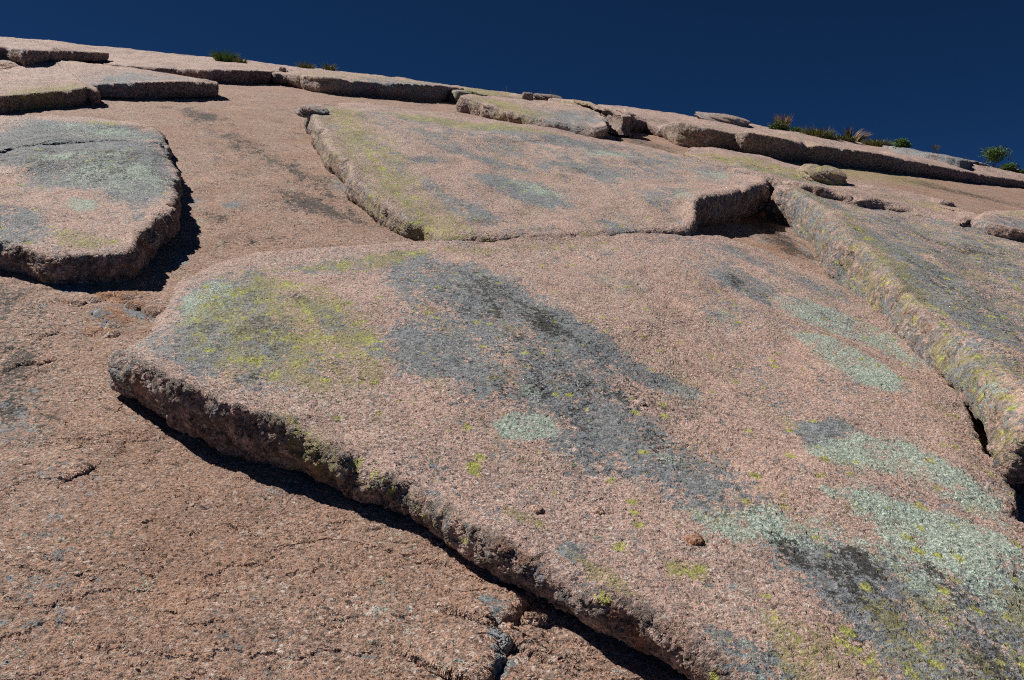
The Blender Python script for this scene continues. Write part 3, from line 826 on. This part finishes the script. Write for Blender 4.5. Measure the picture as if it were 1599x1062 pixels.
slab('longest skyline ledge with a dark scalloped face running to the photo edge',
     [(981, 184, 18), (1010, 191, 15), (1028, 201, 10), (1040, 197, 16), (1060, 191, 30), (1085, 196, 30), (1112, 202, 29), (1137, 208.5, 26), (1150, 209, 27), (1165, 206, 32), (1200, 212, 31), (1230, 218, 29.5), (1257, 231, 19.5),
      (1275, 227, 25), (1300, 231, 23.5), (1350, 237, 23.5), (1400, 246, 21), (1450, 257, 17), (1500, 267, 14), (1550, 276, 11), (1600, 283, 10), (1760, 312, 10), ('o', 21, 2, 10, .42), ('o', 14, 0, 14, .42), ('o', 8, -1, 14, .42), ('o', 0, -.2, 8, .42)],
     0.45, [('ly', [(985, 180), (1250, 215), (1320, 232), (1240, 230), (1000, 195)], .24, .1), ('lg', [(985, 182), (1030, 192), (1030, 206), (985, 200)], .5, .2),
            ('lb', [(1230, 205), (1450, 240), (1600, 272), (1590, 262), (1400, 225)], .36, .15)], n=1100, rows=90, gap=0.03, undercut=0.3, seed=141, rnd=0.018, rough=1.2)
slab('long thin slab with yellow lichen and a ragged lower edge, overlapping two larger slabs',
     [(1068, 240, .22), (1090, 247, .25), (1112, 256, .29), (1150, 266, .34), (1175, 272, .37), (1212, 279, .40), (1250, 287, .44), (1290, 295, .44), (1320, 302, .43), (1340, 312, .40), (1375, 322, .36), (1412, 330, .35),
      (1450, 340, .35), (1487, 348, .36), (1504, 351, .37), (1525, 336, .38), (1500, 326, .25), (1465, 316, .20), (1420, 306, .16), (1380, 298, .14), (1320, 284, .14), (1260, 264, .12), (1200, 249, .10), (1150, 239, .08), (1100, 232, .1), (1074, 231, .17)],
     0.30, [('ly', [(1068, 232), (1150, 240), (1300, 275), (1330, 300), (1250, 286), (1110, 254)], .46, .15), ('lg', [(1150, 255), (1290, 285), (1300, 296), (1180, 272)], .55, .2),
            ('ly', [(1370, 298), (1500, 325), (1480, 335), (1360, 315)], .42, .2), ('lo', [(1200, 240), (1330, 270), (1330, 300), (1260, 280)], .4, .2)],
     n=760, rows=60, gap=0.04, undercut=0.1, seed=151, rnd=0.010, pw=1.3, spine=[(1115, 246), (1200, 263), (1330, 294), (1490, 335)])
slab('rough block cut off by the photo edge, end to end with the long thin slab',
     [(1522, 347, .38), (1545, 352, .40), (1580, 357, .42), (1620, 364, .42), (1800, 400, .42), (1800, 350, .3), (1620, 331, .25), (1550, 332, .30), (1530, 338, .36)],
     0.38, [('ly', [(1545, 328), (1620, 326), (1620, 340), (1540, 340)], .55, .2), ('lg', [(1525, 345), (1620, 345), (1620, 365), (1530, 352)], .5, .2)], n=400, rows=50, gap=0.05, seed=161, rnd=0.016, rough=1.5)
slab('low crusted slab on the skyline with a thin dark line beneath, between two bushes',
     [(1360, 224, .48), (1400, 231, .50), (1450, 240, .50), (1500, 250, .48), (1546, 259, .42), ('o', 4, .6, 2.5, .40), ('o', 2, 0, 4, .44), ('o', 0, -.3, 2.5, .44)],
     0.49, [('lg', [(1350, 215), (1560, 250), (1560, 262), (1350, 226)], .6, .2)], n=360, rows=40, gap=0.1, undercut=-0.3, seed=171, rnd=0.014)

# ------------------------------------------------------------------ where a sight line meets what is built
bpy.context.view_layer.update()
DG = bpy.context.evaluated_depsgraph_get()
CAM = cam.location


def hit(px, py, up=12):
    """place on the built rock seen at this photo point; slides down to the skyline when it is sky"""
    for k in range(0, 80):
        d = Vector(((px - 799.5) / FPX, 1.0, (531.0 - (py + k * 0.5)) / FPX))
        ok, loc, nor, idx, ob, mw = scene.ray_cast(DG, CAM, d.normalized())
        if ok:
            return loc, (loc - CAM).y
    return None, 0


# ------------------------------------------------------------------ loose rocks
def rock(label, px, py, wpx, hpx, depth=1.0, seed=1, boxy=3.0, sink=0.15, cat='rock', name='loose_rock', sub=5, wall=0.3, mat=None, tilt=0.0, cover=None):
    loc, dist = hit(px, py)
    wm = wpx * dist / FPX; hm = hpx * dist / FPX
    bm = bmesh.new()
    bmesh.ops.create_icosphere(bm, subdivisions=sub, radius=1.0)
    bm.verts.ensure_lookup_table()
    co = np.array([v.co[:] for v in bm.verts])
    pn = (np.abs(co) ** boxy).sum(1) ** (1 / boxy)
    co = co / pn[:, None]
    q = co * 1.0
    j = fbm(q[:, 0] * 1.6 + q[:, 2] * 2.1, q[:, 1] * 1.6 - q[:, 2] * 1.3, 4, seed, 0.55)
    co = co * (1 + 0.28 * j)[:, None]
    co[:, 0] *= wm / 2; co[:, 1] *= wm / 2 * depth; co[:, 2] *= hm * 0.62
    co[:, 2] += hm * (0.62 - sink)
    for v, p in zip(bm.verts, co):
        v.co = p
    me = bpy.data.meshes.new(name)
    bm.to_mesh(me); bm.free()
    for p in me.polygons:
        p.use_smooth = True
    base_attr = dict.fromkeys(LICHEN + ('wall',), 0.0)
    base_attr['wall'] = wall; base_attr['lg'] = 0.25
    base_attr.update(cover or {})
    for k, val in base_attr.items():
        a = me.attributes.new(k, 'FLOAT', 'POINT'); a.data.foreach_set('value', np.full(len(me.vertices), val, np.float32))
    me.materials.append(mat or MAT_SLAB)
    o = bpy.data.objects.new(name, me); col.objects.link(o)
    o.matrix_world = Matrix.Translation(loc) @ FRAME.to_4x4() @ Matrix.Rotation(tilt, 4, 'Z')
    return tag(o, label, cat)


rock('low grey boulder perched on the skyline above the longest dark ledge', 1126, 192, 82, 12, 0.7, 3, 2.4, 0.2)
rock('small upright dark block on the skyline beside a flatter block', 823, 157, 16, 12, 0.9, 4, 5.0, 0.3, wall=.9)  # high wall value paints in the shade on its face
rock('small flat dark block on the skyline, right next to the upright one', 853, 157, 42, 9, 0.7, 5, 4.0, 0.3, wall=.9)  # darkened by the wall colour too, standing in for shade
rock('small pale crusted rock at the upper tip of the yellow edged slab', 488, 177, 42, 10, 0.9, 6, 4.0, 0.35, cover={'lg': 0.45})
rock('knobbly orange crusted rock on the long thin slab', 1282, 284, 66, 24, 0.9, 7, 3.0, 0.3, cover={'ly': 0.4, 'lo': 0.3})
rock('little dark rock near the end of the long thin slab', 1474, 322, 22, 8, 0.8, 8, 3.0, 0.2)
rock('flat chip of rock at the far right foot of the skyline bushes', 1580, 263, 26, 5, 0.9, 9, 3.0, 0.2)
rock('tiny dark stone at the skyline where two ledges meet', 441, 112, 10, 6, 0.8, 10, 3.0, 0.2)
rock('reddish stone stuck on the largest slab beside pale green lichen', 1083, 848, 20, 10, 0.8, 12, 2.6, 0.3, sub=4, wall=0.0, cover={'lo': 0.7, 'lg': 0.0})
rock('small rusty stone on bare pink rock of the largest slab, near its middle', 931, 803, 14, 8, 0.8, 13, 2.6, 0.3, sub=4, wall=0.0, cover={'lo': 0.6, 'lg': 0.0})
rock('small rusty stone on the largest slab close to its overhanging lower edge', 837, 801, 13, 8, 0.8, 14, 2.6, 0.3, sub=4, wall=0.0, cover={'lo': 0.6, 'lg': 0.0})
rock('small pink stone at the margin of the grey streak on the largest slab', 997, 634, 16, 7, 0.8, 15, 2.6, 0.3, sub=4, wall=0.0, cover={'lo': 0.2, 'lg': 0.0})

# ------------------------------------------------------------------ plants on the skyline
M_GRASS = plain('fresh_grass', (0.075, 0.14, 0.03), (0.17, 0.25, 0.065), 9.0)
M_GRASS2 = plain('olive_grass', (0.11, 0.13, 0.045), (0.22, 0.22, 0.09), 9.0)
M_DRY = plain('dry_grass', (0.20, 0.125, 0.06), (0.34, 0.23, 0.12), 9.0)
M_DARK = plain('dark_stalk', (0.05, 0.035, 0.025), (0.11, 0.07, 0.045), 9.0)
M_LEAF = plain('bush_leaf', (0.07, 0.14, 0.035), (0.15, 0.23, 0.07), 7.0)
M_LEAF2 = plain('shrub_leaf', (0.07, 0.11, 0.035), (0.15, 0.19, 0.07), 7.0)
M_BARK = plain('bark', (0.07, 0.05, 0.04), (0.15, 0.11, 0.085), 20.0)


def blade(bm, root, direc, length, width, bend, nseg=5):
    """a curved three-sided tapering blade"""
    d = Vector(direc).normalized()
    side = d.cross(Vector((0, 0, 1)))
    if side.length < 1e-3:
        side = Vector((1, 0, 0))
    side.normalize()
    p = Vector(root); rings = []
    for k in range(nseg + 1):
        f = k / nseg
        w = width * (1 - f) ** 0.7
        nrm = side.cross(d).normalized()
        if k < nseg:
            rings.append([bm.verts.new(p + side * w), bm.verts.new(p - side * w), bm.verts.new(p + nrm * w * 0.5)])
        else:
            tip = bm.verts.new(p)
        p = p + d * (length / nseg)
        d = (d + Vector((bend[0], bend[1], bend[2])) / nseg).normalized()
    for a, b in zip(rings[:-1], rings[1:]):
        for i in range(3):
            bm.faces.new((a[i], a[(i + 1) % 3], b[(i + 1) % 3], b[i]))
    for i in range(3):
        bm.faces.new((rings[-1][i], rings[-1][(i + 1) % 3], tip))


def finish(bm, name, mat, parent=None, loc=None):
    me = bpy.data.meshes.new(name); bm.to_mesh(me); bm.free(); me.materials.append(mat)
    o = bpy.data.objects.new(name, me); col.objects.link(o)
    if parent:
        o.parent = parent
    if loc is not None:
        o.location = loc
    return o


def empty(name, loc, label, cat, group=None):
    o = bpy.data.objects.new(name, None); col.objects.link(o); o.location = loc; o.empty_display_size = 0.2
    return tag(o, label, cat, group)


def tuft(label, px, py, wpx, hpx, mat, seed, n=160, lean=(0, 0), group=None, stalks=0, spx=0, smat=None, name='grass_tuft', cat='grass', spread=1.0):
    rnd = random.Random(seed)
    loc, dist = hit(px, py)
    loc = loc + Vector((0, 0.0, -0.02))
    k = dist / FPX
    w = wpx * k; h = hpx * k
    root = empty(name, loc, label, cat, group)
    bm = bmesh.new()
    for i in range(n):
        a = rnd.uniform(0, 2 * math.pi); r = w * 0.28 * math.sqrt(rnd.random())
        x, y = r * math.cos(a), r * math.sin(a)
        o = rnd.uniform(0.1, 0.8) * spread
        d = (math.cos(a) * o * w / h * 0.6 + lean[0], math.sin(a) * o * w / h * 0.6 + lean[1], 1)
        ln = h * rnd.uniform(0.55, 1.1)
        b = (math.cos(a) * 0.5 + lean[0] * 2.2, math.sin(a) * 0.5 + lean[1], -0.2 * rnd.random() - abs(lean[0]))
        blade(bm, (x, y, -0.05 + SB * x + SA * y), d, ln, 0.014 * max(1, dist / 18) * rnd.uniform(.6, 1.2), b)
    finish(bm, 'leaves', mat, root)
    for i in range(stalks):
        bm = bmesh.new()
        x = rnd.uniform(-.45, .45) * w; y = rnd.uniform(-.2, .2) * w
        blade(bm, (x, y, -0.05 + SB * x + SA * y), (rnd.uniform(-.18, .18) + lean[0], rnd.uniform(-.1, .1), 1), spx * k * rnd.uniform(.6, 1.05), 0.006 * max(1, dist / 18), (rnd.uniform(-.25, .35), 0, -.05))
        finish(bm, 'stalk', smat or M_DRY, root)
    return root


def stalks(label, px, py, hpx, mat, seed, n=5, wpx=14, group='dry stalks on the skyline'):
    rnd = random.Random(seed)
    loc, dist = hit(px, py)
    loc = loc + Vector((0, 0.0, -0.02)); k = dist / FPX
    root = empty('dry_grass', loc, label, 'dry grass', group)
    for i in range(n):
        bm = bmesh.new()
        x = rnd.uniform(-.5, .5) * wpx * k
        L = hpx * k * rnd.uniform(.5, 1.05)
        blade(bm, (x, rnd.uniform(-.1, .1), -0.05 + SB * x), (rnd.uniform(-.3, .3), rnd.uniform(-.1, .1), 1), L, 0.008, (rnd.uniform(-.3, .3), 0, 0))
        finish(bm, 'stalk', mat, root)
    return root


def tube(bm, a, b, r0, r1, n=6):
    a = Vector(a); b = Vector(b); d = (b - a).normalized()
    s = d.cross(Vector((0.3, 1, 0.2))).normalized(); t = d.cross(s)
    A = [bm.verts.new(a + (s * math.cos(2 * math.pi * i / n) + t * math.sin(2 * math.pi * i / n)) * r0) for i in range(n)]
    B = [bm.verts.new(b + (s * math.cos(2 * math.pi * i / n) + t * math.sin(2 * math.pi * i / n)) * r1) for i in range(n)]
    for i in range(n):
        bm.faces.new((A[i], A[(i + 1) % n], B[(i + 1) % n], B[i]))


def bush(label, px, py, wpx, hpx, seed, leaf=M_LEAF, nleaf=1500, trunk=0.25, group=None, name='bush', cat='bush', twiggy=False, size=1.0):
    rnd = random.Random(seed)
    loc, dist = hit(px, py)
    loc = loc + Vector((0, 0.0, -0.05)); k = dist / FPX
    w = wpx * k; h = hpx * k + 0.05
    root = empty(name, loc, label, cat, group)
    bm = bmesh.new(); tips = []
    nst = rnd.randint(3, 5)
    for i in range(nst):
        p = Vector((rnd.uniform(-.01, .01), rnd.uniform(-.01, .01), 0)); r = 0.009 * max(1, h)
        d = Vector((rnd.uniform(-.5, .5), rnd.uniform(-.5, .5), 1)).normalized()
        stack = [(p, d, h * trunk + h * 0.18, r, 0)]
        while stack:
            p0, d0, L, r0, lev = stack.pop()
            p1 = p0 + d0 * L
            tube(bm, p0, p1, r0, r0 * 0.7)
            if lev >= 3 or L < 0.03:
                tips.append(p1); continue
            if lev >= 1:
                tips.append(p1)
            for _ in range(3):
                dd = (d0 + Vector((rnd.uniform(-.8, .8), rnd.uniform(-.8, .8), rnd.uniform(-.3, .6)))).normalized()
                q = p1 + dd * L * 0.7
                if abs(q.x) > w * 0.55 or q.z > h:
                    dd.x *= 0.4; dd.z *= 0.3
                stack.append((p1, dd, L * rnd.uniform(.55, .8), r0 * 0.62, lev + 1))
    finish(bm, 'trunk', M_BARK, root)
    if not twiggy:
        bm = bmesh.new()
        for i in range(nleaf):
            t = rnd.choice(tips)
            p = t * (1 - 0.5 * rnd.random() ** 2) + Vector((rnd.gauss(0, .085), rnd.gauss(0, .085), rnd.gauss(0, .06))) * max(w, h) * size
            p.z = p.z if trunk > 0.1 else p.z * 0.9 - 0.05 * h
            s = 0.034 * rnd.uniform(.6, 1.3) * max(.8, dist / 25)
            a = Vector((rnd.uniform(-1, 1), rnd.uniform(-1, 1), rnd.uniform(-.6, .6))).normalized()
            b = a.cross(Vector((rnd.uniform(-1, 1), rnd.uniform(-1, 1), 1))).normalized()
            c = a.cross(b) * 0.25
            vs = [bm.verts.new(p + a * s), bm.verts.new(p + b * s * .45 + c * s), bm.verts.new(p - a * s), bm.verts.new(p - b * s * .45 + c * s)]
            bm.faces.new(vs)
        finish(bm, 'crown', leaf, root)
    return root


G = 'grass tufts on the skyline'
tuft('bright green grass tuft alone on the skyline ledge, with thin dry stalks', 352, 97, 42, 24, M_GRASS, 1, 420, group=G, stalks=9, spx=28, smat=M_DARK)
tuft('low green tuft trailing right beside the bright lone grass tuft', 376, 99, 22, 14, M_GRASS2, 2, 180, group=G, stalks=2, spx=16, smat=M_DARK)
tuft('low dull green tuft on the blocky ledge, the one on the left of two', 479, 105, 34, 15, M_GRASS2, 3, 150, group=G)
tuft('low dull green tuft on the blocky ledge, the one on the right of two', 514, 108, 24, 16, M_GRASS2, 4, 120, group=G)
stalks('few dry stalks low on the yellow fringed end of the blocky ledge', 697, 131, 9, M_DRY, 5, 5, 18)
stalks('faint thin stalks above the yellow and grey lichen ledge', 785, 140, 16, M_DRY, 6, 4, 24)
stalks('thin upright dry stalks behind the small dark blocks', 868, 153, 22, M_DRY, 7, 6, 16)
tuft('tall dry brown grass tuft rising out of the green shrub', 1222, 197, 28, 30, M_DRY, 8, 170, group=G, spread=.5)
bush('low dark green shrub at the foot of the tall brown tuft', 1216, 201, 64, 19, 9, M_LEAF2, 2600, 0.03, name='low_shrub', cat='shrub')
bush('low dark shrub between the green shrub and the olive grass bank', 1242, 205, 34, 15, 10, M_LEAF, 1500, 0.03, name='low_shrub', cat='shrub')
tuft('olive grass bank right of the dark shrubs, with long thin stalks', 1277, 210, 64, 20, M_GRASS2, 11, 520, group=G, stalks=10, spx=30, smat=M_DRY)
tuft('olive grass between the grass bank and the windblown plume', 1315, 215, 50, 16, M_GRASS2, 12, 420, group=G, stalks=3, spx=16, smat=M_DRY)
tuft('dark upright grass tuft just left of the windblown plume', 1325, 215, 12, 30, M_DARK, 13, 60, group=G, spread=.4)
tuft('windblown pale brown grass plume curving to the right', 1335, 216, 22, 30, M_DRY, 14, 130, lean=(.45, 0), group=G, spread=.3)
tuft('low green grass right of the windblown plume, beside the round bush', 1368, 222, 56, 17, M_GRASS2, 15, 460, group=G, stalks=4, spx=18, smat=M_DRY)
bush('round green bush behind the low green grass', 1407, 229, 40, 26, 16, M_LEAF, 2600, 0.05)
bush('bare reddish twiggy bush right of the round green one', 1462, 240, 40, 17, 17, M_LEAF2, 0, 0.15, name='twiggy_bush', twiggy=True)
bush('small faint twiggy bush left of the tallest green bush', 1510, 250, 40, 8, 18, M_LEAF2, 0, 0.12, name='twiggy_bush', twiggy=True)
bush('tallest green bush at far right, light and open crowned', 1551, 257, 40, 34, 19, M_LEAF, 1600, 0.18)
bush('low rounded green bush right against the tallest one', 1572, 260, 44, 20, 20, M_LEAF, 2200, 0.04)
bush('low grey green shrub at the photo edge beyond the tallest bush', 1596, 267, 30, 12, 21, M_LEAF2, 1200, 0.04, name='low_shrub', cat='shrub')
